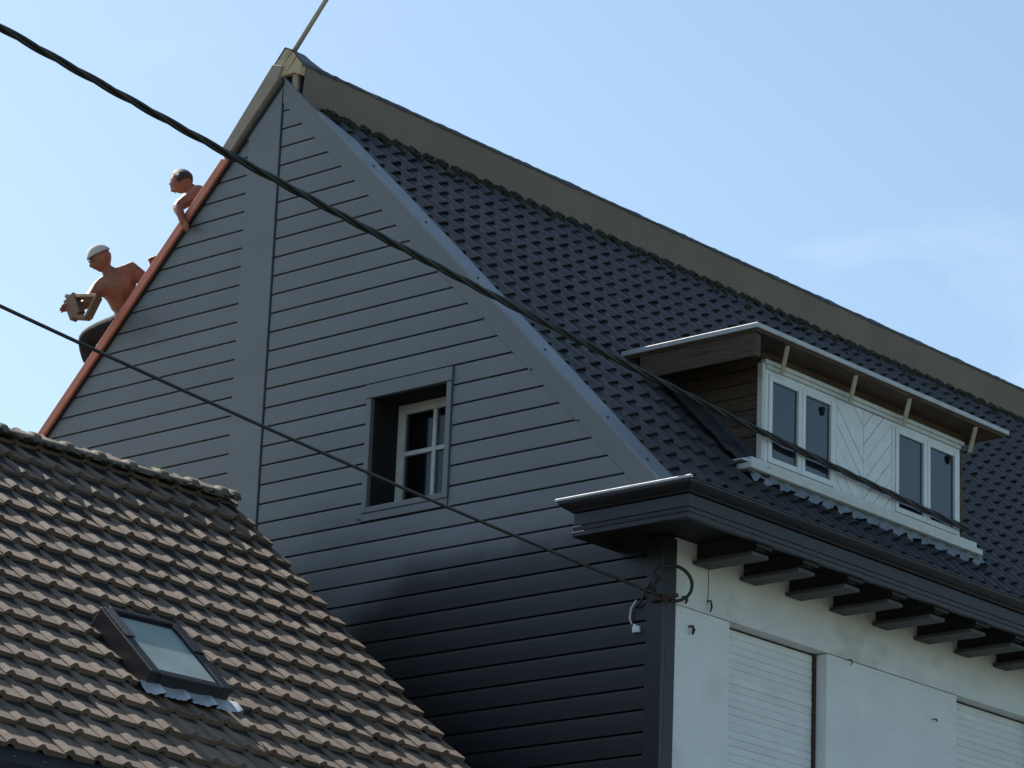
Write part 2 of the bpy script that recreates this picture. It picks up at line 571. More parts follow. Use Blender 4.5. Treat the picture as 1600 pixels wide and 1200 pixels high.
for x in (-3.25, -2.62, -2.02, -1.28, -0.62, -0.22):
    sc = MB()
    c = Vector((x, 0.06, S - x))
    nrm = Vector((0.707, 0, 0.707))
    sc.tube([c - nrm * 0.001, c + nrm * 0.007], 0.012, 8)
    sc.build('screw', 'rust', vf)

for x, z in ((-1.868, 9.972), (-1.345, 9.455), (-0.853, 8.958), (-3.13, 8.50)):
    sc = MB()
    sc.tube([(x, -0.019, z), (x, -0.026, z)], 0.009, 8)
    sc.build('screw', 'rust', house)
# ---- roof of the big house
roof = MB()
roof.prism([(AX, AZ - 0.20), (-0.02, 8.33 - 0.18), (0.12, 8.03), (-0.10, 8.03), (AX, AZ - 0.34)], 'y', 0.03, YB)
roof = roof.build('roof', 'dark_gap', house)
lr = MB()
lr.prism([(AX, AZ), (-8.9, 8.10), (-8.9, 7.95), (AX, AZ - 0.17)], 'y', 0.024, YB)
lr.build('far_roof_slope', 'clay_tile', house)


def tile_mesh(name, material, w, length, th, prof, tilt, tail=1.0):
    """prof: list of (t 0..1, height). local x across, y down the slope, z out of the roof; origin at the nose"""
    mb = MB()
    top, nose, bot = [], [], []
    n = len(prof)

    def zt(y):
        return tilt * (y / length)          # the tail dives under the next row
    for y in (-length, 0.0):
        for t, h in prof:
            top.append((t * w, y, h * (tail if y < 0 else 1.0) + zt(y)))
    b = [(t * w, 0.0, h - th) for t, h in prof]
    mb.quadlist(top, [(i, i + 1, i + 1 + n, i + n) for i in range(n - 1)], True)
    mb.quadlist([(t * w, 0.0, h) for t, h in prof] + b, [(i, i + 1, i + 1 + n, i + n) for i in range(n - 1)], False)
    t0, t1 = prof[0], prof[-1]
    for tt in (t0, t1):
        mb.quadlist([(tt[0] * w, -length, tt[1] + zt(-length)), (tt[0] * w, 0, tt[1]), (tt[0] * w, 0, tt[1] - th), (tt[0] * w, -length, tt[1] - th + zt(-length))],
                    [(0, 1, 2, 3)])
    mb.quadlist([(t * w, -length, h - th + zt(-length)) for t, h in prof] + b, [(i, i + n, i + n + 1, i + 1) for i in range(n - 1)], False)
    return mb


def place_tiles(tb, me_name, material, parent, spots, axes, name='roof_tile', limit=300, jit=0.004, ang=0.012):
    """spots: list of nose positions; biggest in view become objects of their own, the rest one mesh"""
    ex, ey, ez = axes
    base = Matrix((ex, ey, ez)).transposed()
    me = tb.mesh(me_name, material, fix=False)
    sc = []
    for p in spots:
        u, v, z = project(p)
        vis = -15 < u < 1615 and -15 < v < 1215
        sc.append((0 if vis else 1, z))
    order = sorted(range(len(spots)), key=lambda i: sc[i])
    single = set(i for i in order[:limit] if sc[i][0] == 0)
    rest = MB()
    for i, p in enumerate(spots):
        r = Euler((random.gauss(0, ang * 0.5), random.gauss(0, ang * 0.4), random.gauss(0, ang)))
        M3 = base @ r.to_matrix()
        pos = Vector(p) + ez * random.uniform(-0.2, 1) * jit + ey * random.gauss(0, jit) + ex * random.gauss(0, jit * 0.4)
        if i in single:
            o = bpy.data.objects.new(name, me)
            COL.objects.link(o)
            o.parent = parent
            o.matrix_parent_inverse = parent.matrix_world.inverted()
            mw = M3.to_4x4()
            mw.translation = pos
            o.matrix_world = mw
        else:
            k = len(rest.v)
            rest.v += [tuple(M3 @ Vector(q) + pos) for q in tb.v]
            rest.f += [tuple(a + k for a in f) for f in tb.f]
            rest.sm += tb.sm
    if rest.v:
        m2 = rest.mesh(me_name + '_rest', material, fix=False)
        o = bpy.data.objects.new('roof_tiles', m2)
        COL.objects.link(o)
        o.parent = parent
        o['kind'] = 'stuff'


# dark pantiles
R2 = math.sqrt(0.5)
DPROF = [(-0.06, 0.004), (0.05, 0.000), (0.25, 0.003), (0.45, 0.008), (0.60, 0.020), (0.72, 0.040), (0.84, 0.052), (0.95, 0.050), (1.05, 0.034), (1.09, 0.014)]
TB = tile_mesh('pantile', 'slate_tile', 0.203, 0.335, 0.016, DPROF, 0.030)
ROWP, COLW = 0.275, 0.203
spots = []
for r in range(0, 23):
    s = 0.05 + r * ROWP
    X = 0.04 - s * R2
    if X < -4.22:
        break
    for c in range(0, 67):
        Y = 0.215 + c * COLW
        # leave the dormer's footprint open
        if X < -0.60 and X > -1.82 + 0.05 and 2.12 < Y < 5.07 and X > -1.80:
            continue
        spots.append((X, Y, 8.235 - X))
place_tiles(TB, 'pantile', 'slate_tile', roof, spots, (Vector((0, 1, 0)), Vector((R2, 0, -R2)), Vector((R2, 0, R2)) * 1.0))

# moss and mortar crumbs where tiles meet the ridge board
ms = MB()
for i in range(900):
    y = random.uniform(0.15, 13.5)
    x = -4.06 + abs(random.gauss(0, 0.05)) * random.choice((0.6, 1, 1.8))
    r = random.uniform(0.010, 0.034)
    c = Vector((x, y, 8.275 - x + random.uniform(-0.01, 0.02)))
    vs = [c + Vector(d) * r * random.uniform(0.7, 1.3) for d in ((1, 0, 0), (-1, 0, 0), (0, 1.4, 0), (0, -1.4, 0), (0, 0, 1), (0, 0, -1))]
    ms.quadlist(vs, [(0, 2, 4), (2, 1, 4), (1, 3, 4), (3, 0, 4), (2, 0, 5), (1, 2, 5), (3, 1, 5), (0, 3, 5)])
tag(ms.build('moss', 'moss', roof), kind='stuff')

# ---- ridge build-up: three layers of panel and a board that closes them towards the street
LA = [[(-4.56, 12.60), (-4.285, 12.885), (-4.209, 12.842), (-4.43, 12.60)],
      [(-4.425, 12.63), (-4.203, 12.838), (-4.152, 12.780), (-4.30, 12.63)],
      [(-4.295, 12.635), (-4.148, 12.776), (-4.082, 12.696), (-4.100, 12.60), (-4.18, 12.635)]]
for i, pl in enumerate(LA):
    prism('insulation_panel', pl, 'y', -0.04 + 0.004 * i, 0.13, 'cream_panel', house, 0.005)
LB = [[(-4.56, 12.60), (-4.47, 12.695), (-4.36, 12.695), (-4.43, 12.60)], [(-4.425, 12.63), (-4.355, 12.695), (-4.24, 12.695), (-4.30, 12.63)],
      [(-4.295, 12.635), (-4.235, 12.695), (-4.088, 12.695), (-4.100, 12.60), (-4.18, 12.635)]]
for i, pl in enumerate(LB):
    prism('insulation_panel', pl, 'y', 0.132, YB, 'cream_panel', house, 0.005)
prism('ridge_board', [(-4.074, 12.690), (-4.088, 12.694), (-4.128, 12.30), (-4.114, 12.296)], 'y', 0.024, 11.45, 'ridge_board', house, 0.002)
prism('ridge_board', [(-4.072, 12.688), (-4.086, 12.692), (-4.126, 12.30), (-4.112, 12.296)], 'y', 11.456, YB, 'cream_panel', house, 0.002)
mem = MB()
path = []
for i in range(0, 260):
    y = -0.046 + i * 0.054
    k = 1.0 if y < 0.12 else max(0.0, 1 - (y - 0.12) / 0.20)
    k = k * k * (3 - 2 * k)
    path.append((y, random.uniform(0, 0.014) * (0.4 + 0.6 * math.sin(i * 0.21) ** 2), k))
for (ya, la, ka), (yb, lb, kb) in zip(path[:-1], path[1:]):
    vs = []
    for y, l, k in ((ya, la, ka), (yb, lb, kb)):
        vs += [(-4.46, y, 12.705 + 0.0 * k), (-4.290, y, 12.703 + 0.190 * k), (-4.20, y, 12.703 + 0.145 * k + l * 0.3), (-4.070, y, 12.704 + l * 0.8), (-4.062, y, 12.684 - l)]
    mem.quadlist(vs, [(k, k + 1, k + 6, k + 5) for k in range(4)])
mem.build('roofing_membrane', 'membrane', house)
box('ridge_block', (-4.21, -0.012, 12.47), (-4.15, 0.05, 12.63), 'raw_fascia', house, 0.004)
box('ridge_end_board', (-4.40, 0.02, 12.40), (-4.12, 0.06, 12.64), 'dark_gap', house)

# ---- eaves cornice with its return on the gable
cpath = [Vector((-0.445, 0.0)), Vector((-0.445, -0.50)), Vector((0.625, -0.50)), Vector((0.625, YB))]


def sweep(name, prof, material, closed=True, bevel=0.0):
    """prof (outward offset, z) swept round the cornice path with mitred corners"""
    offs = []
    for i, p in enumerate(cpath):
        ns = []
        if i > 0:
            d = (p - cpath[i - 1]).normalized()
            ns.append(Vector((d.y, -d.x)))
        if i < len(cpath) - 1:
            d = (cpath[i + 1] - p).normalized()
            ns.append(Vector((d.y, -d.x)))
        if len(ns) == 2:
            b = (ns[0] + ns[1])
            b = b / (b.dot(ns[0]))
        else:
            b = ns[0]
        offs.append(b)
    mb = MB()
    n = len(prof)
    vs = []
    for p, b in zip(cpath, offs):
        for o, z in prof:
            q = p - b * -o
            vs.append((q.x, q.y, z))
    fs = []
    for i in range(len(cpath) - 1):
        for k in range(n):
            fs.append((i * n + k, i * n + (k + 1) % n, (i + 1) * n + (k + 1) % n, (i + 1) * n + k))
    fs.append(tuple(range(n)))
    fs.append(tuple(range((len(cpath) - 1) * n, len(cpath) * n)))
    mb.quadlist(vs, fs)
    return mb.build(name, material, house, bevel)


sweep('cornice_moulding', [(-0.03, 7.868), (0.012, 7.868), (0.014, 7.905), (-0.03, 7.905)], 'cornice_paint', bevel=0.003)
sweep('cornice_moulding', [(-0.03, 7.911), (0.006, 7.911), (0.010, 7.946), (-0.03, 7.946)], 'cornice_paint', bevel=0.003)
sweep('cornice_fascia', [(-0.03, 7.954), (0.002, 7.954), (0.002, 8.046), (-0.03, 8.046)], 'cornice_paint', bevel=0.002)
sweep('cornice_crown', [(-0.03, 8.053), (0.018, 8.053), (0.030, 8.066), (0.052, 8.078), (0.078, 8.098), (0.090, 8.112), (0.090, 8.126), (-0.03, 8.126)], 'cornice_paint')
zb = MB()
zb.box((-0.553, -0.608, 8.128), (0.728, -0.580, 8.152))
zb.build('gutter_edge', 'zinc_edge', house, 0.006)
box('gutter_edge', (0.690, -0.578, 8.128), (0.722, YB, 8.142), 'cornice_paint', house, 0.004)
gl = MB()
gl.box((-0.44, -0.49, 8.06), (0.62, 0.02, 8.10))
gl.box((0.02, 0.02, 8.06), (0.62, YB, 8.10))
gl.build('gutter_floor', 'zinc', house)
so = MB()
so.box((-0.43, -0.485, 7.955), (0.61, 0.021, 7.975))
so.box((0.004, 0.022, 7.955), (0.61, YB, 7.975))
so.build('soffit_board', 'soffit_paint', house)
box('soffit_lath', (-0.24, -0.40, 7.935), (0.08, -0.33, 7.953), 'bracket_paint', house, 0.004)
for i in range(23):
    y = 0.455 + 0.583 * i
    mb = MB()
    pts = [(0.005, 7.952), (0.005, 7.815), (0.50, 7.815), (0.56, 7.835), (0.585, 7.875), (0.585, 7.952)]
    mb.prism(pts, 'y', y - 0.055, y + 0.050)
    br = mb.build('eaves_bracket', 'soffit_paint', house, 0.006)  # near-black body puts the soffit shade above the sole into its colour
    box('bracket_sole', (0.006, y - 0.104, 7.783), (0.560, y + 0.100, 7.813), 'bracket_paint', br, 0.004)
    box('bracket_nose', (0.587, y - 0.100, 7.845), (0.600, y + 0.095, 7.950), 'cornice_paint', br, 0.004)

# ---- white street front
wall = MB()
wall.box((-0.14, 0.150, 7.447), (0.0, YB, 7.952))
wall.build('wall_band', 'stained_wall', house, 0.004)
REC = [(0.83, 2.083), (3.90, 5.15), (6.97, 8.22), (10.04, 11.29)]
ys = [0.150] + [v for r in REC for v in r] + [YB]
for a, b in zip(ys[0::2], ys[1::2]):
    box('wall_pier', (-0.14, a, 0.0), (-0.002, b, 7.441), 'white_wall', house, 0.004)
for a, b in REC:
    sh = box('roller_shutter', (-0.26, a + 0.002, 4.9), (-0.142, b - 0.002, 7.44), 'dark_gap', house)
    box('wall_pier', (-0.14, a + 0.001, 0.0), (-0.004, b - 0.001, 4.9), 'white_wall', house)
    smb = MB()
    smb.prism([(-0.124, 0.0006), (-0.1215, 0.006), (-0.1205, 0.028), (-0.1215, 0.053), (-0.125, 0.0588), (-0.141, 0.0588), (-0.141, 0.0006)], 'y', a + 0.004, b - 0.034)
    # prism polygons are (x, z) here
    me = smb.mesh('slat', 'white_slat')
    for k in range(42):
        o = bpy.data.objects.new('slat', me)
        o.location = (random.gauss(0, 0.0008), 0, 7.372 - 0.0595 * k)
        COL.objects.link(o)
        o.parent = sh
    box('guide_rail', (-0.139, b - 0.030, 4.9), (-0.100, b - 0.0025, 7.438), 'rust', sh)
    box('lintel_shadow', (-0.20, a + 0.001, 7.4315), (-0.14, b - 0.001, 7.446), 'dark_gap', sh)  # dark strip stands in for the recess shadow under the lintel
# rusty fixings and cracks on the front
for (y, z, l, t) in ((0.546, 7.50, 0.085, 0.014), (0.335, 7.275, 0.06, 0.022), (0.245, 7.487, 0.05, 0.020), (2.36, 7.42, 0.045, 0.010), (3.55, 7.17, 0.02, 0.012)):
    hk = MB()
    hk.tube([(-0.004, y, z + l * 0.5), (0.03, y + 0.004, z + l * 0.5), (0.038, y + 0.008, z), (0.022, y + 0.012, z - l * 0.5)], [t * 0.4, t * 0.5, t * 0.6, t * 0.35], 6)
    hk.build('wall_hook', 'rust', house)
ck = MB()
pts = [(0.003, 0.555 + random.gauss(0, 0.004), 7.52 + i * 0.03) for i in range(14)]
ck.tube(pts, 0.0025, 4)
ck.build('wall_crack', 'rust', house)

# ---- dormer
dm = box('dormer', (-2.2, 2.21, 8.9), (-0.79, 5.09, 10.09), 'dark_gap', house)
for i in range(9):                                   # weathered planks of the cheeks
    za, zb_ = 9.02 + i * 0.118, 9.02 + (i + 1) * 0.118 - 0.006
    for ya, yb in ((2.188, 2.208), (5.092, 5.112)):
        xl = min(8.18 - za, 8.18 - zb_) - 0.06
        x0 = 8.20 - za - 0.10
        box('cheek_plank', (max(-2.0, 8.10 - zb_ - 0.2), ya - (0.003 if i % 2 else 0), za), (-0.77, yb, min(zb_, 10.09)), 'old_wood', dm, 0.003)
XF = -0.75
box('corner_post', (-0.80, 2.176, 9.02), (XF + 0.004, 2.222, 9.99), 'white_trim', dm, 0.004)
box('corner_post', (-0.80, 5.082, 9.02), (XF + 0.004, 5.120, 9.99), 'old_wood', dm, 0.004)
box('head_board', (-0.785, 2.18, 10.02), (XF - 0.012, 5.12, 10.10), 'old_wood', dm, 0.003)
box('head_trim', (-0.79, 2.188, 9.985), (XF + 0.030, 5.11, 10.02), 'white_trim', dm, 0.003)
box('head_trim', (-0.79, 2.224, 9.950), (XF + 0.016, 5.08, 9.983), 'white_trim', dm, 0.003)


def casement(y0, y1, z0, z1):
    """window of two sashes: outer frame, sash frames, panes"""
    f = MB()
    t = 0.038
    f.box((-0.80, y0, z0), (XF, y0 + t, z1))
    f.box((-0.80, y1 - t, z0), (XF, y1, z1))
    f.box((-0.798, y0 + t + 0.001, z0), (XF - 0.002, y1 - t - 0.001, z0 + 0.034))
    f.box((-0.798, y0 + t + 0.001, z1 - 0.034), (XF - 0.002, y1 - t - 0.001, z1))
    wf = f.build('window_frame', 'white_paint', dm, 0.004)
    ym = (y0 + y1) / 2
    for a, b in ((y0 + t + 0.004, ym - 0.003), (ym + 0.003, y1 - t - 0.004)):
        s = MB()
        w = 0.048
        za, zc = z0 + 0.037, z1 - 0.037
        s.box((-0.782, a, za), (XF + 0.010, a + w, zc))
        s.box((-0.782, b - w, za), (XF + 0.010, b, zc))
        s.box((-0.780, a + w + 0.001, za), (XF + 0.008, b - w - 0.001, za + w))
        s.box((-0.780, a + w + 0.001, zc - w), (XF + 0.008, b - w - 0.001, zc))
        s.build('sash', 'white_paint', dm, 0.005)
        box('pane', (-0.774, a + w, za + w), (-0.764, b - w, zc - w), 'dormer_glass', dm)
    return wf


casement(2.226, 3.225, 9.125, 9.948)
casement(4.045, 5.080, 9.125, 9.948)
for (y, z) in ((3.02, 9.80), (4.90, 9.83)):
    kn = MB()
    kn.tube([(-0.760, y, z + 0.02), (-0.757, y + 0.01, z), (-0.760, y + 0.012, z - 0.05)], [0.022, 0.026, 0.014], 8)
    kn.build('window_sticker', 'dark_gap', dm)
# herringbone panel between the windows
box('panel_backing', (-0.79, 3.228, 9.10), (-0.772, 4.042, 9.948), 'white_trim', dm)
pc = 3.62
for side in (-1, 1):
    wlo, whi = (3.232, pc - 0.002) if side < 0 else (pc + 0.002, 4.038)
    step = 0.128
    for k in range(-2, 16):
        off = 9.0 + k * step * 1.25
        h = step * 1.25 - 0.007
        # boards fall towards the middle
        f = lambda y: off + abs(y - pc) * 1.05
        poly = [(wlo, f(wlo)), (whi, f(whi)), (whi, f(whi) + h), (wlo, f(wlo) + h)]
        poly = clip_half(clip_half(poly, 0, 1, 9.945), 0, -1, -9.115)
        if len(poly) < 3:
            continue
        prism('panel_board', poly, 'x', -0.771, -0.752 + random.uniform(-0.004, 0.003), 'white_paint', dm, 0.002)
box('sill', (-0.80, 1.95, 9.070), (-0.672, 5.23, 9.122), 'white_trim', dm, 0.006)
box('sill', (-0.82, 1.90, 9.012), (-0.635, 5.27, 9.062), 'white_trim', dm, 0.006)
box('sill_end', (-0.80, 1.86, 9.075), (-0.69, 1.945, 9.092), 'zinc', dm, 0.003)
# dressed zinc apron below the sill, lying over the tile rolls
ap = MB()
cols = 110
for i in range(cols):
    vs = []
    for k in (i, i + 1):
        y = 1.93 + k * (5.34 - 1.93) / cols
        ph = ((y - 0.215) / COLW) % 1.0
        roll = 0.050 * math.exp(-((ph - 0.84) / 0.17) ** 2) + 0.004
        ragged = 0.012 * math.sin(y * 37) + 0.010 * math.sin(y * 91)
        d = 0.022 + 0.060 * math.exp(-((ph - 0.84) / 0.15) ** 2) + ragged * 1.3
        top = Vector((-0.70, y, 8.30 + 0.70 + 0.03))
        e1 = Vector((-0.64, y, 8.262 + 0.64 + roll * 1.41 + 0.012))
        e2 = e1 + Vector((R2, 0, -R2)) * d
        vs += [top, e1, e2]
    ap.quadlist(vs, [(0, 1, 4, 3), (1, 2, 5, 4)], True)
ap.build('apron_flashing', 'dull_zinc', dm)
# flat roof with its fascias, struts and edge strip
box('dormer_roof', (-2.05, 1.775, 10.105), (-0.505, 5.43, 10.148), 'old_wood', dm, 0.004)
rs = MB()
rs.box((-1.90, 1.745, 10.128), (-0.478, 1.773, 10.172))
rs.box((-0.503, 1.775, 10.128), (-0.476, 5.455, 10.170))
rs.build('roof_edge_strip', 'zinc_edge', dm, 0.006)
box('roof_covering', (-2.02, 1.776, 10.150), (-0.506, 5.428, 10.160), 'lead', dm)
box('side_fascia', (-1.72, 1.778, 9.905), (-0.520, 1.802, 10.103), 'old_wood', dm, 0.004)
box('side_soffit', (-1.62, 1.804, 10.06), (-0.80, 2.170, 10.08), 'old_wood', dm)
box('fascia_end', (-0.60, 1.806, 9.91), (-0.53, 1.86, 10.10), 'old_wood', dm, 0.004)
for i, (ya, yb) in enumerate(((2.20, 2.455), (3.165, 3.40), (3.96, 4.20), (4.98, 5.255))):
    mb = MB()
    ym = (ya + yb) / 2
    mb.bar((-0.535, ya + 0.03, 10.112), (-0.690, ya + 0.165, 9.935), 0.036, 0.028)
    mb.build('strut', 'strut_wood', dm, 0.003)
# leaden soakers beside the cheek
ld = MB()
for i in range(12):
    xa = -0.66 - i * 0.105
    xb = xa - 0.120
    yo = 1.905 + 0.012 * math.sin(i * 2.3)
    zo = 0.006 * (i % 2)
    ld.quadlist([(xa, yo, 8.315 - xa + zo), (xb, yo, 8.315 - xb + zo), (xb, 2.184, 8.335 - xb + zo), (xa, 2.184, 8.335 - xa + zo),
                 (xa, 2.186, 8.42 - xa), (xb, 2.186, 8.42 - xb)], [(0, 1, 2, 3), (3, 2, 5, 4)])
ld.build('cheek_flashing', 'lead', dm)

# ---- service cable fixings on the corner: bracket, coil and connector
cb = MB()
cb.box((-0.075, -0.055, 7.425), (0.06, -0.021, 7.475))
cb.tube([(0.05, -0.04, 7.45), (0.14, 0.02, 7.46)], 0.016, 8)
cb.build('cable_bracket', 'rust', house, 0.004)

# ------------------------------------------------------------------ the neighbouring house
A = math.radians(3.5)
NE = Vector((math.sin(A), math.cos(A), 0))         # along its ridge
NN = Vector((math.cos(A), -math.sin(A), 0))        # towards the street
UP = Vector((0, 0, 1))
PT = math.radians(40.83)
DN = NN * math.cos(PT) - UP * math.sin(PT)         # down the slope
NO = NN * math.sin(PT) + UP * math.cos(PT)         # out of the slope


def nb(u, v, z):
    return NN * u + NE * v + UP * z


neigh = tag(empty('house', nb(-4.0, -0.8, 0)), 'low house with a brown clay-tiled roof and a roof window in it', 'house')


def npoly(name, pts, v0, v1, material, parent, bevel=0):
    """polygon in (u,z) extruded along the ridge direction"""
    mb = MB()
    n = len(pts)
    mb.quadlist([nb(u, v0, z) for u, z in pts] + [nb(u, v1, z) for u, z in pts],
                [tuple(range(n)), tuple(range(2 * n - 1, n - 1, -1))] + [(i, i + n, (i + 1) % n + n, (i + 1) % n) for i in range(n)])
    o = mb.build(name, material, None, bevel)
    o.parent = parent
    o.matrix_parent_inverse = Matrix.Translation(neigh.location).inverted() if parent == neigh else Matrix()
    return o


UR, ZR = -3.985, 8.700         # ridge line of the tile tops
VE = -0.80                     # the end next to the big gable
VF = -9.5


def zs(u):
    return ZR - (u - UR) * math.tan(PT)


ub = -0.16
npoly('wall', [(-7.7, 0), (0.32, 0), (0.32, 4.55), (ub - 0.14, zs(ub) - 0.20), (UR, ZR - 0.16), (-7.7, zs(-7.7 + 2 * (UR + 7.7)) - 0.2)], VE - 0.06, VF, 'brick_wall', neigh)
nroof = npoly('roof', [(UR, ZR - 0.055), (ub, zs(ub) - 0.07), (ub, zs(ub) - 0.13), (UR, ZR - 0.12)], VE - 0.05, VF, 'dark_gap', neigh)
npoly('far_roof_slope', [(UR, ZR - 0.05), (-7.9, ZR - (UR + 7.9) * math.tan(PT) - 0.05), (-7.9, ZR - (UR + 7.9) * math.tan(PT) - 0.12), (UR, ZR - 0.12)], VE - 0.02, VF, 'clay_tile', neigh)
npoly('lower_roof_deck', [(ub - 0.04, zs(ub) - 0.10), (0.36, zs(ub) - 1.15), (0.30, zs(ub) - 1.17), (ub - 0.10, zs(ub) - 0.12)], VE - 0.05, VF, 'dark_gap', neigh)
NPROF = [(-0.04, 0.006), (0.00, 0.020), (0.06, 0.033), (0.13, 0.037), (0.20, 0.031), (0.26, 0.018), (0.32, 0.011), (0.55, 0.007), (0.80, 0.003), (0.95, 0.000), (1.03, 0.002)]
NW, NROW = 0.2295, 0.3017
NT = tile_mesh('clay_tile', 'clay_tile', NW, 0.372, 0.042, NPROF, 0.048, 0.55)
SK = (-1.752, -1.140, -3.885, -3.165)     # roof window: u0, u1, v0, v1
bpy.context.view_layer.update()
spots = []
for r in range(0, 18):
    u = UR + 0.055 + 0.2283 * r
    if u > ub + 0.02:
        break
    for c in range(38):
        v = VE - (c + 1) * NW
        uc, vc = u - 0.11, v + NW * 0.5
        if SK[0] + 0.02 < uc < SK[1] + 0.03 and SK[2] + 0.02 < vc < SK[3] - 0.02:
            continue
        spots.append(nb(u, v, zs(u) - 0.030) + NO * 0.0)
place_tiles(NT, 'clay_tile', 'clay_tile', nroof, spots, (NE, DN, NO), jit=0.0055, ang=0.014)
# steep lower part of the roof, below the break
d2 = (NN * 0.42 - UP * 0.907).normalized()
n2 = (NN * 0.907 + UP * 0.42).normalized()
spots = []
for r in range(1, 4):
    for c in range(38):
        p = nb(ub - 0.02, VE - (c + 1) * NW, zs(ub) - 0.06) + d2 * (0.31 * r) + n2 * 0.005
        spots.append(p)
place_tiles(NT, 'clay_tile_low', 'clay_tile', nroof, spots, (NE, d2, n2), limit=30, jit=0.004, ang=0.010)


# ridge caps with collars
def ridge_cap():
    mb = MB()
    n = 9
    st = [(0.0, 0.128, 0.0), (0.055, 0.128, 0.0), (0.058, 0.108, -0.006), (0.36, 0.100, -0.008)]
    vs, fs = [], []
    for y, r, dz in st:
        for k in range(n):
            th = math.pi * (0.02 + 0.96 * k / (n - 1))
            vs.append((r * math.cos(th) * 1.02, y, r * math.sin(th) * 0.86 + dz))
    for i in range(len(st) - 1):
        for k in range(n - 1):
            fs.append((i * n + k, (i + 1) * n + k, (i + 1) * n + k + 1, i * n + k + 1))
    mb.quadlist(vs, fs, True)
    for i, q in ((0, 0.86), (len(st) - 1, 0.80)):
        y, r, dz = st[i]
        ring = []
        for rr in (r, r * q):
            for k in range(n):
                th = math.pi * (0.02 + 0.96 * k / (n - 1))
                ring.append((rr * math.cos(th) * 1.02, y, rr * math.sin(th) * 0.86 + dz))
        mb.quadlist(ring, [(k, k + 1, n + k + 1, n + k) for k in range(n - 1)])
    return mb


rc = ridge_cap().mesh('ridge_tile', 'clay_ridge', fix=False)
i = 0
v = VE - 0.03
while v > VF:
    o = bpy.data.objects.new('ridge_tile', rc)
    COL.objects.link(o)
    o.parent = nroof
    M3 = Matrix((NN, -NE, UP)).transposed()
    # collars look towards the big house end
    M3 = M3 @ Euler((random.gauss(0, 0.008) + 0.012, random.gauss(0, 0.02), random.gauss(0, 0.012))).to_matrix()
    mw = M3.to_4x4()
    mw.translation = nb(UR, v, ZR - 0.058 + random.gauss(0, 0.003))
    o.matrix_world = mw
    v -= 0.318 if i else 0.12
    i += 1
mo = MB()
for k in range(150):
    v = random.uniform(VE - 0.05, -6)
    for sd in (1,):
        c = nb(UR + sd * (0.105 + random.gauss(0, 0.008)), v, ZR - 0.045 + random.gauss(0, 0.006))
        r = random.uniform(0.012, 0.026)
        vs = [c + Vector(d) * r * random.uniform(0.7, 1.3) for d in ((1, 0, 0), (-1, 0, 0), (0, 1.6, 0), (0, -1.6, 0), (0, 0, 1), (0, 0, -1))]
        mo.quadlist(vs, [(0, 2, 4), (2, 1, 4), (1, 3, 4), (3, 0, 4), (2, 0, 5), (1, 2, 5), (3, 1, 5), (0, 3, 5)])
tag(mo.build('mortar', 'moss', nroof), kind='stuff')

# roof window
sk = empty('roof_window', nb(SK[0], SK[2], zs(SK[0])), neigh)
sk.matrix_parent_inverse = Matrix.Translation(neigh.location).inverted()
bpy.context.view_layer.update()
ll = (SK[1] - SK[0]) / math.cos(PT)
ww = SK[3] - SK[2]
O0 = nb(SK[0], SK[2], zs(SK[0]))


def skp(a, b, c):
    return O0 + DN * a + NE * b + NO * c


def skbox(name, a, b, material, bevel=0.0):
    mb = MB()
    mb.box(a, b)
    mb.v = [tuple(skp(*p)) for p in mb.v]
    o = mb.build(name, material, None, bevel)
    o.parent = sk
    o.matrix_parent_inverse = sk.matrix_world.inverted()
    return o


H = 0.115
t = 0.085
skbox('frame_side', (0, 0, -0.06), (ll, t, H), 'skylight_frame', 0.008)
skbox('frame_side', (0, ww - t, -0.06), (ll, ww, H), 'skylight_frame', 0.008)
skbox('frame_head', (-0.02, t + 0.001, -0.06), (0.025, ww - t - 0.001, H + 0.012), 'skylight_frame', 0.008)
skbox('frame_foot', (ll - 0.065, t + 0.001, -0.06), (ll + 0.004, ww - t - 0.001, H - 0.006), 'skylight_frame', 0.008)
skbox('cover_strip', (0.02, 0.012, H + 0.001), (ll * 0.46, t + 0.012, H + 0.012), 'lead', 0.003)
skbox('cover_strip', (0.02, ww - t - 0.012, H + 0.001), (ll * 0.46, ww - 0.012, H + 0.012), 'skylight_frame', 0.003)
skbox('pane', (0.027, t + 0.004, H - 0.030), (ll - 0.067, ww - t - 0.004, H - 0.022), 'skylight_glass')
skbox('upper_blind', (0.029, t + 0.006, H - 0.020), (0.045, ww - t - 0.006, H - 0.014), 'skylight_frame')
apm = MB()
for i in range(60):
    vs = []
    for k in (i, i + 1):
        b = -0.05 + k * (ww + 0.12) / 60
        ph = ((SK[2] + b - VE) / NW) % 1.0
        hh = 0.046 * math.exp(-((ph - 0.88) / 0.14) ** 2) + 0.004
        e = 0.115 + 0.03 * math.exp(-((ph - 0.88) / 0.2) ** 2) + 0.006 * math.sin(k * 1.7)
        vs += [skp(ll - 0.01, b, 0.025), skp(ll + 0.05, b, hh + 0.004), skp(ll + e, b, hh + 0.001)]
    apm.quadlist(vs, [(0, 1, 4, 3), (1, 2, 5, 4)], True)
o = apm.build('apron_flashing', 'zinc')
o.parent = sk
o.matrix_parent_inverse = sk.matrix_world.inverted()


# ------------------------------------------------------------------ cables
def sagline(a, b, sag, n):
    a, b = Vector(a), Vector(b)
    return [a.lerp(b, i / n) - Vector((0, 0, 4 * sag * (i / n) * (1 - i / n))) for i in range(n + 1)]


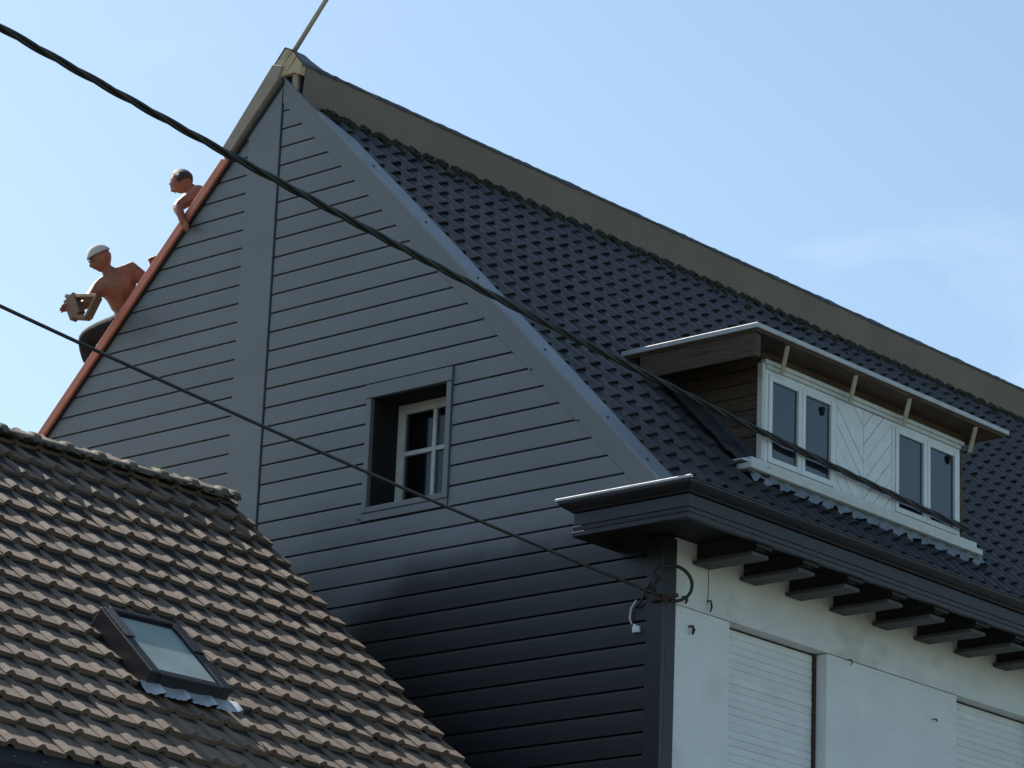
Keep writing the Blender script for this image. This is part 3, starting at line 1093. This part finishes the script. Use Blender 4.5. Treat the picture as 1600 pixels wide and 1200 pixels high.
def twisted(name, pts, r, strands, turns, material, parent=None):
    mb = MB()
    tot = len(pts) - 1
    for s in range(strands):
        q = []
        for i, p in enumerate(pts):
            d = (pts[min(i + 1, tot)] - pts[max(i - 1, 0)]).normalized()
            a = d.cross(Vector((0, 0, 1))).normalized()
            c = d.cross(a)
            th = 2 * math.pi * (turns * i / tot + s / strands)
            q.append(p + (a * math.cos(th) + c * math.sin(th)) * r * 1.05)
        mb.tube(q, r, 6)
    return mb.build(name, material, parent)


thick = sagline((-0.70, -6.10, 10.06), (-0.700, 5.130, 9.225), 0.10, 420)
ext = sagline((-3.0, -42.0, 11.5), (-0.70, -6.10, 10.06), 0.0, 400)
c1 = twisted('power_cable', thick, 0.0140, 3, 11, 'cable')
tag(c1, 'thick black twisted cable that crosses the gable and ends at the dormer', 'cable')
twisted('cable_run', ext, 0.0150, 3, 54, 'cable', c1)
ah = MB()
ah.tube([(-0.70, 5.126, 9.225), (-0.745, 5.128, 9.23)], 0.018, 8)
ah.build('anchor_hook', 'rust', c1)
thin = sagline((0.387, -6.774, 7.764), (0.045, -0.052, 7.448), 0.035, 60)
tm = MB()
tm.tube(thin, 0.0115, 6)
c2 = tag(tm.build('service_wire', 'cable'), 'thin dark wire running from the corner bracket in front of the grey boards', 'wire')
tm = MB()
tm.tube(sagline((1.9, -38, 11.0), (0.387, -6.774, 7.764), 0.6, 60), 0.0115, 6)
tm.build('wire_run', 'cable', c2)
lp = MB()
ring = []
for i in range(26):
    th = math.radians(215 - i * 12.6)
    ring.append((0.02 + 0.135 * math.cos(th) * 0.55 + 0.05, -0.02 + 0.14 * math.cos(th) + 0.055, 7.565 + 0.135 * math.sin(th)))
lp.tube(ring, 0.013, 6)
lp.tube([(-0.02, -0.045, 7.62), (-0.10, -0.04, 7.55), (-0.17, -0.035, 7.44), (-0.22, -0.03, 7.40)], 0.010, 6)
lp.build('cable_coil', 'cable', c2)
lp = MB()
lp.tube([(-0.215, -0.03, 7.46), (-0.262, -0.032, 7.40), (-0.275, -0.030, 7.33), (-0.255, -0.026, 7.28)], 0.008, 6)
lp.build('loose_lead', 'white_trim', c2)
cn = MB()
cn.box((-0.245, -0.036, 7.215), (-0.185, -0.0105, 7.262))
cn.box((-0.232, -0.042, 7.225), (-0.205, -0.037, 7.275))
cn.build('connector', 'connector', c2, 0.004)

# pole at the top of the gable
pm = MB()
pm.tube([(-4.30, 0.03, 12.82), (-3.58, 0.03, 13.62), (-3.10, 0.03, 14.15)], [0.024, 0.022, 0.020], 10)
po = tag(pm.build('pole', 'pole_metal'), 'thin grey pole slanting up from the peak of the gable', 'pole')

# ------------------------------------------------------------------ the two roofers
def skin_mesh(joints, bones):
    """joints: name -> (pos, radius); bones: list of chains. returns an evaluated skinned mesh"""
    me = bpy.data.meshes.new('skel')
    idx = {k: i for i, k in enumerate(joints)}
    ed = set()
    for ch in bones:
        for a, b in zip(ch[:-1], ch[1:]):
            ed.add((idx[a], idx[b]))
    me.from_pydata([joints[k][0] for k in joints], list(ed), [])
    o = bpy.data.objects.new('skel', me)
    COL.objects.link(o)
    o.modifiers.new('skin', 'SKIN')
    for k, i in idx.items():
        r = joints[k][1]
        d = me.skin_vertices[0].data[i]
        d.radius = r if isinstance(r, tuple) else (r, r)
        d.use_root = (i == 0)
    sb = o.modifiers.new('sub', 'SUBSURF')
    sb.levels = sb.render_levels = 2
    dg = bpy.context.evaluated_depsgraph_get()
    out = bpy.data.meshes.new_from_object(o.evaluated_get(dg))
    bpy.data.objects.remove(o)
    bpy.data.meshes.remove(me)
    return out


def head_mesh(c, fwd, up, h):
    """a head: skull, brow, nose, cheeks, jaw, ears. h is the height from chin to crown"""
    fwd = Vector(fwd).normalized()
    up = Vector(up)
    up = (up - fwd * up.dot(fwd)).normalized()
    lf = up.cross(fwd)
    bm = bmesh.new()
    bmesh.ops.create_uvsphere(bm, u_segments=28, v_segments=20, radius=1.0)
    for v in bm.verts:
        x, y, z = v.co              # x left, y forward, z up
        sx, sy, sz = 0.37, 0.46, 0.52
        if z < 0:                   # jaw narrows and comes forward
            k = -z
            sx *= 1 - 0.36 * k * k
            y2 = y * (1 - 0.28 * k * (1 if y < 0 else 0.15)) + 0.10 * k
        else:
            y2 = y
        px, py, pz = x * sx, y2 * sy, z * sz
        if y > 0.2:                 # face: brow, eye hollows, nose, mouth, chin
            fx = abs(x)
            nose = math.exp(-(x / 0.13) ** 2) * math.exp(-((z + 0.22) / 0.17) ** 2) * 0.15
            nose += math.exp(-(x / 0.10) ** 2) * math.exp(-((z + 0.02) / 0.22) ** 2) * 0.05
            eye = math.exp(-((fx - 0.36) / 0.16) ** 2) * math.exp(-((z - 0.02) / 0.10) ** 2) * -0.055
            brow = math.exp(-((z - 0.17) / 0.08) ** 2) * math.exp(-(fx / 0.5) ** 2) * 0.035
            lips = math.exp(-(x / 0.22) ** 2) * math.exp(-((z + 0.52) / 0.07) ** 2) * 0.03
            chin = math.exp(-(x / 0.25) ** 2) * math.exp(-((z + 0.86) / 0.14) ** 2) * 0.05
            py += nose + eye + brow + lips + chin
        v.co = (px, py, pz)
    for s in (-1, 1):               # ears
        r = bmesh.ops.create_uvsphere(bm, u_segments=10, v_segments=8, radius=1.0)
        for v in r['verts']:
            v.co = Vector((s * 0.385 + v.co.x * 0.035, -0.05 + v.co.y * 0.075, -0.02 + v.co.z * 0.12))
    for v in bm.verts:
        q = v.co * h * 0.97
        v.co = Vector(c) + lf * q.x + fwd * q.y + up * q.z
    me = bpy.data.meshes.new('head')
    bm.to_mesh(me)
    bm.free()
    return me


def hand_chains(J, B, wrist, palm_dir, normal, key, curl=0.9, size=1.0, thumb_side=1):
    """palm and five unequal bent fingers, rooted in the wrist joint already in J under the name wrist"""
    w = Vector(J[wrist][0])
    d = Vector(palm_dir).normalized()
    n = Vector(normal)
    n = (n - d * n.dot(d)).normalized()
    s = d.cross(n) * thumb_side
    J[key + 'palm'] = (w + d * 0.055 * size, (0.034 * size, 0.020 * size))
    B.append([wrist, key + 'palm'])
    for i, (off, ln) in enumerate(((0.033, 0.074), (0.011, 0.084), (-0.011, 0.078), (-0.032, 0.060))):
        p = w + d * 0.092 * size + s * off * size
        a = J[key + 'f%d0' % i] = (p, 0.0105 * size)
        q = p.copy()
        dd = d.copy()
        ch = [key + 'palm', key + 'f%d0' % i]
        for k in range(3):
            ang = curl * (0.5, 0.75, 0.6)[k]
            dd = (dd * math.cos(ang) + n * math.sin(ang) * 1.0)
            dd.normalize()
            q = q + dd * ln * size * (0.42, 0.32, 0.26)[k]
            J[key + 'f%d%d' % (i, k + 1)] = (q.copy(), (0.0098 - 0.001 * k) * size)
            ch.append(key + 'f%d%d' % (i, k + 1))
        B.append(ch)
    t0 = w + d * 0.03 * size + s * 0.036 * size
    t1 = t0 + (d * 0.6 + s * 0.6 + n * 0.35).normalized() * 0.038 * size
    t2 = t1 + (d * 0.7 + s * 0.1 + n * 0.6).normalized() * 0.030 * size
    for k, (p, r) in enumerate(((t0, 0.014), (t1, 0.011), (t2, 0.0095))):
        J[key + 't%d' % k] = (p, r * size)
    B.append([key + 'palm', key + 't0', key + 't1', key + 't2'])


def person(label, meshes, parts):
    """join the meshes into one continuous body; parts are (name, mesh, material)"""
    bm = bmesh.new()
    for me in meshes:
        bm.from_mesh(me)
    me = bpy.data.meshes.new('body')
    bm.to_mesh(me)
    bm.free()
    o = bpy.data.objects.new('person', me)
    COL.objects.link(o)
    rm = o.modifiers.new('r', 'REMESH')
    rm.mode = 'VOXEL'
    rm.voxel_size = 0.0062
    sm = o.modifiers.new('s', 'SMOOTH')
    sm.factor = 0.5
    sm.iterations = 2
    dg = bpy.context.evaluated_depsgraph_get()
    fin = bpy.data.meshes.new_from_object(o.evaluated_get(dg))
    o.modifiers.clear()
    o.data = fin
    fin.name = 'body'
    fin.materials.clear()
    fin.materials.append(MATS['skin'])
    fin.polygons.foreach_set('use_smooth', [True] * len(fin.polygons))
    tag(o, label, 'person')
    for nm, pm_, mt in parts:
        p = bpy.data.objects.new(nm, pm_)
        COL.objects.link(p)
        p.parent = o
        pm_.materials.clear()
        pm_.materials.append(MATS[mt])
        pm_.polygons.foreach_set('use_smooth', [True] * len(pm_.polygons))
    return o


def shell(c, fwd, up, h, keep, grow=1.05, shape=None):
    """a part of the head's outline pushed outwards: hair or a cap"""
    me = head_mesh(c, fwd, up, h)
    f = Vector(fwd).normalized()
    u = Vector(up)
    u = (u - f * u.dot(f)).normalized()
    l = u.cross(f)
    bm = bmesh.new()
    bm.from_mesh(me)
    kill = []
    for v in bm.verts:
        q = (v.co - Vector(c)) / h
        x, y, z = q.dot(l), q.dot(f), q.dot(u)
        if not keep(x, y, z):
            kill.append(v)
        else:
            q2 = Vector((x, y, z)) * grow
            if shape:
                q2 = Vector(shape(*q2))
            v.co = Vector(c) + (l * q2.x + f * q2.y + u * q2.z) * h
    bmesh.ops.delete(bm, geom=kill, context='VERTS')
    bmesh.ops.solidify(bm, geom=bm.faces[:], thickness=0.006)
    bm.to_mesh(me)
    bm.free()
    return me


def face_marks(c, fwd, up, h):
    f = Vector(fwd).normalized()
    u = Vector(up)
    u = (u - f * u.dot(f)).normalized()
    l = u.cross(f)
    mb = MB()
    P = lambda x, y, z: Vector(c) + (l * x + f * y + u * z) * h
    for sd in (-1, 1):
        mb.tube([P(sd * 0.08, 0.445, 0.115), P(sd * 0.15, 0.44, 0.125), P(sd * 0.22, 0.395, 0.10)], [0.003, 0.0055, 0.003], 6)
        mb.tube([P(sd * 0.095, 0.405, 0.01), P(sd * 0.14, 0.41, 0.015), P(sd * 0.19, 0.375, 0.01)], [0.003, 0.006, 0.003], 6)
    mb.tube([P(-0.10, 0.425, -0.262), P(0, 0.462, -0.258), P(0.10, 0.425, -0.262)], [0.002, 0.0045, 0.002], 6)
    return mb.mesh('face_marks', 'hair')


# man with the cap, squatting on the far slope, bent forward, a wooden bracket in his right hand
J = {}
B = []
J['pelvis'] = (Vector((-6.350, 0.24, 10.800)), (0.145, 0.120))
J['belly'] = (Vector((-6.355, 0.17, 10.945)), (0.135, 0.105))
J['chest'] = (Vector((-6.335, 0.08, 11.085)), (0.185, 0.125))
J['collar'] = (Vector((-6.325, 0.02, 11.170)), (0.115, 0.075))
J['neck'] = (Vector((-6.335, -0.04, 11.215)), 0.058)
J['skull'] = (Vector((-6.375, -0.085, 11.30)), 0.062)
J['shr'] = (Vector((-6.465, -0.055, 11.105)), 0.080)
J['elr'] = (Vector((-6.415, -0.21, 10.915)), 0.054)
J['wrr'] = (Vector((-6.430, -0.31, 10.840)), 0.036)
J['shl'] = (Vector((-6.205, 0.095, 11.270)), 0.090)
J['ell'] = (Vector((-6.050, 0.26, 11.110)), 0.052)
J['wrl'] = (Vector((-5.900, 0.08, 11.225)), 0.034)
B += [['pelvis', 'belly', 'chest', 'collar', 'neck', 'skull'], ['collar', 'shr', 'elr', 'wrr'], ['collar', 'shl', 'ell', 'wrl']]
hand_chains(J, B, 'wrr', (-0.60, -0.35, 0.10), (0.25, -0.6, -0.7), 'r', curl=0.9, thumb_side=-1)
hand_chains(J, B, 'wrl', (0.40, -0.60, 0.50), (0.65, -0.3, -0.55), 'l', curl=0.8)
J['hipr'] = (Vector((-6.420, 0.15, 10.790)), 0.110)
J['knr'] = (Vector((-6.725, 0.06, 10.715)), 0.078)
J['anr'] = (Vector((-6.655, 0.12, 10.46)), 0.055)
J['toer'] = (Vector((-6.785, 0.06, 10.29)), 0.036)
J['hipl'] = (Vector((-6.378, 0.34, 10.76)), 0.098)
J['knl'] = (Vector((-6.640, 0.52, 10.74)), 0.068)
J['anl'] = (Vector((-6.640, 0.55, 10.48)), 0.046)
J['toel'] = (Vector((-6.760, 0.55, 10.33)), 0.036)
B += [['pelvis', 'hipr', 'knr', 'anr', 'toer'], ['pelvis', 'hipl', 'knl', 'anl', 'toel']]
body = skin_mesh(J, B)
HC, HF, HU = Vector((-6.392, -0.115, 11.352)), Vector((-0.30, -0.72, -0.50)), Vector((-0.22, -0.40, 0.90))
hd = head_mesh(HC, HF, HU, 0.235)
TJ = {}
for k in ('pelvis', 'belly', 'hipr', 'knr', 'anr', 'hipl', 'knl', 'anl'):
    p, r = J[k]
    r = r if isinstance(r, tuple) else (r, r)
    TJ[k] = (p, (r[0] + 0.022, r[1] + 0.022))
TJ['belly'] = (Vector((-6.355, 0.205, 10.87)), (0.146, 0.118))
TB_ = [['pelvis', 'belly'], ['pelvis', 'hipr', 'knr', 'anr'], ['pelvis', 'hipl', 'knl', 'anl']]
trou = skin_mesh(TJ, TB_)
capm = shell(HC, HF, HU, 0.235, lambda x, y, z: z > 0.10 - 0.02 * y, 1.10, lambda x, y, z: (x * 1.02, y * 1.02, min(z, 0.50) + 0.02))
person('bare-chested man in a white cap crouching on the far roof slope, holding a wooden bracket', [body, hd],
       [('cap', capm, 'cap'), ('eyes_and_brows', face_marks(HC, HF, HU, 0.235), 'hair'), ('trousers', trou, 'trousers')])
# the wooden bracket in his hand: three pieces of batten
wb = MB()
pa, pb, pc_ = Vector((-6.53, -0.345, 10.955)), Vector((-6.13, -0.335, 10.885)), Vector((-6.235, -0.345, 10.705))
pd = Vector((-6.405, -0.345, 10.745))
wb.bar(pa, pb, 0.075, 0.032, (0, 0.1, 1))
wb.bar(pb, pc_, 0.075, 0.034, (1, 0, 0.5))
wb.bar(pa + Vector((0.045, 0, -0.015)), pd + Vector((0.03, 0, 0)), 0.075, 0.135, (1, 0, 0.5))
wb.bar(pd, pc_, 0.074, 0.034, (0, 0.1, 1))
tag(wb.build('wooden_bracket', 'planed_wood', None, 0.004), "small wooden bracket of battens held in the capped man's hand", 'bracket')

# bald man higher up, lying against the slope with one arm hooked over the rake
J = {}
B = []
J['pelvis'] = (Vector((-5.62, 0.62, 11.56)), (0.145, 0.120))
J['belly'] = (Vector((-5.52, 0.52, 11.66)), (0.140, 0.110))
J['chest'] = (Vector((-5.45, 0.38, 11.76)), (0.160, 0.115))
J['collar'] = (Vector((-5.44, 0.25, 11.83)), (0.115, 0.080))
J['neck'] = (Vector((-5.50, 0.14, 11.875)), 0.058)
J['skull'] = (Vector((-5.58, 0.07, 11.935)), 0.065)
J['shr'] = (Vector((-5.40, 0.085, 11.825)), 0.082)
J['elr'] = (Vector((-5.49, -0.075, 11.665)), 0.056)
J['wrr'] = (Vector((-5.405, -0.095, 11.565)), 0.038)
J['shl'] = (Vector((-5.56, 0.42, 11.86)), 0.070)
J['ell'] = (Vector((-5.80, 0.45, 11.66)), 0.046)
J['wrl'] = (Vector((-5.98, 0.36, 11.52)), 0.032)
B += [['pelvis', 'belly', 'chest', 'collar', 'neck', 'skull'], ['collar', 'shr', 'elr', 'wrr'], ['collar', 'shl', 'ell', 'wrl']]
hand_chains(J, B, 'wrr', (0.35, 0.05, -0.75), (0.25, 0.9, 0.1), 'r', curl=0.35, thumb_side=-1)
hand_chains(J, B, 'wrl', (-0.5, -0.1, -0.6), (0.5, 0.0, -0.6), 'l', curl=0.5)
J['hipr'] = (Vector((-5.70, 0.52, 11.46)), 0.100)
J['knr'] = (Vector((-6.00, 0.50, 11.18)), 0.066)
J['anr'] = (Vector((-6.24, 0.62, 10.90)), 0.045)
J['toer'] = (Vector((-6.33, 0.60, 10.76)), 0.036)
J['hipl'] = (Vector((-5.64, 0.74, 11.48)), 0.100)
J['knl'] = (Vector((-5.94, 0.86, 11.22)), 0.066)
J['anl'] = (Vector((-6.20, 0.86, 10.94)), 0.045)
J['toel'] = (Vector((-6.29, 0.86, 10.80)), 0.036)
B += [['pelvis', 'hipr', 'knr', 'anr', 'toer'], ['pelvis', 'hipl', 'knl', 'anl', 'toel']]
body = skin_mesh(J, B)
HC, HF, HU = Vector((-5.595, 0.055, 11.965)), Vector((-0.70, -0.42, -0.58)), Vector((-0.50, -0.10, 0.85))
hd = head_mesh(HC, HF, HU, 0.225)
TJ = {}
for k in ('pelvis', 'belly', 'hipr', 'knr', 'anr', 'hipl', 'knl', 'anl'):
    p, r = J[k]
    r = r if isinstance(r, tuple) else (r, r)
    TJ[k] = (p, (r[0] + 0.022, r[1] + 0.022))
TJ['belly'] = (Vector((-5.56, 0.56, 11.62)), (0.150, 0.122))
trou = skin_mesh(TJ, TB_)
hair = shell(HC, HF, HU, 0.225, lambda x, y, z: (z > -0.16 and y < 0.17 and (z < 0.36 or y < 0.02) and (abs(x) > 0.2 or y < 0.05)), 1.07)
person('bald-fronted man lying behind the rake board with a bare arm hooked over it', [body, hd],
       [('hair', hair, 'hair'), ('eyes_and_brows', face_marks(HC, HF, HU, 0.225), 'hair'), ('trousers', trou, 'trousers')])
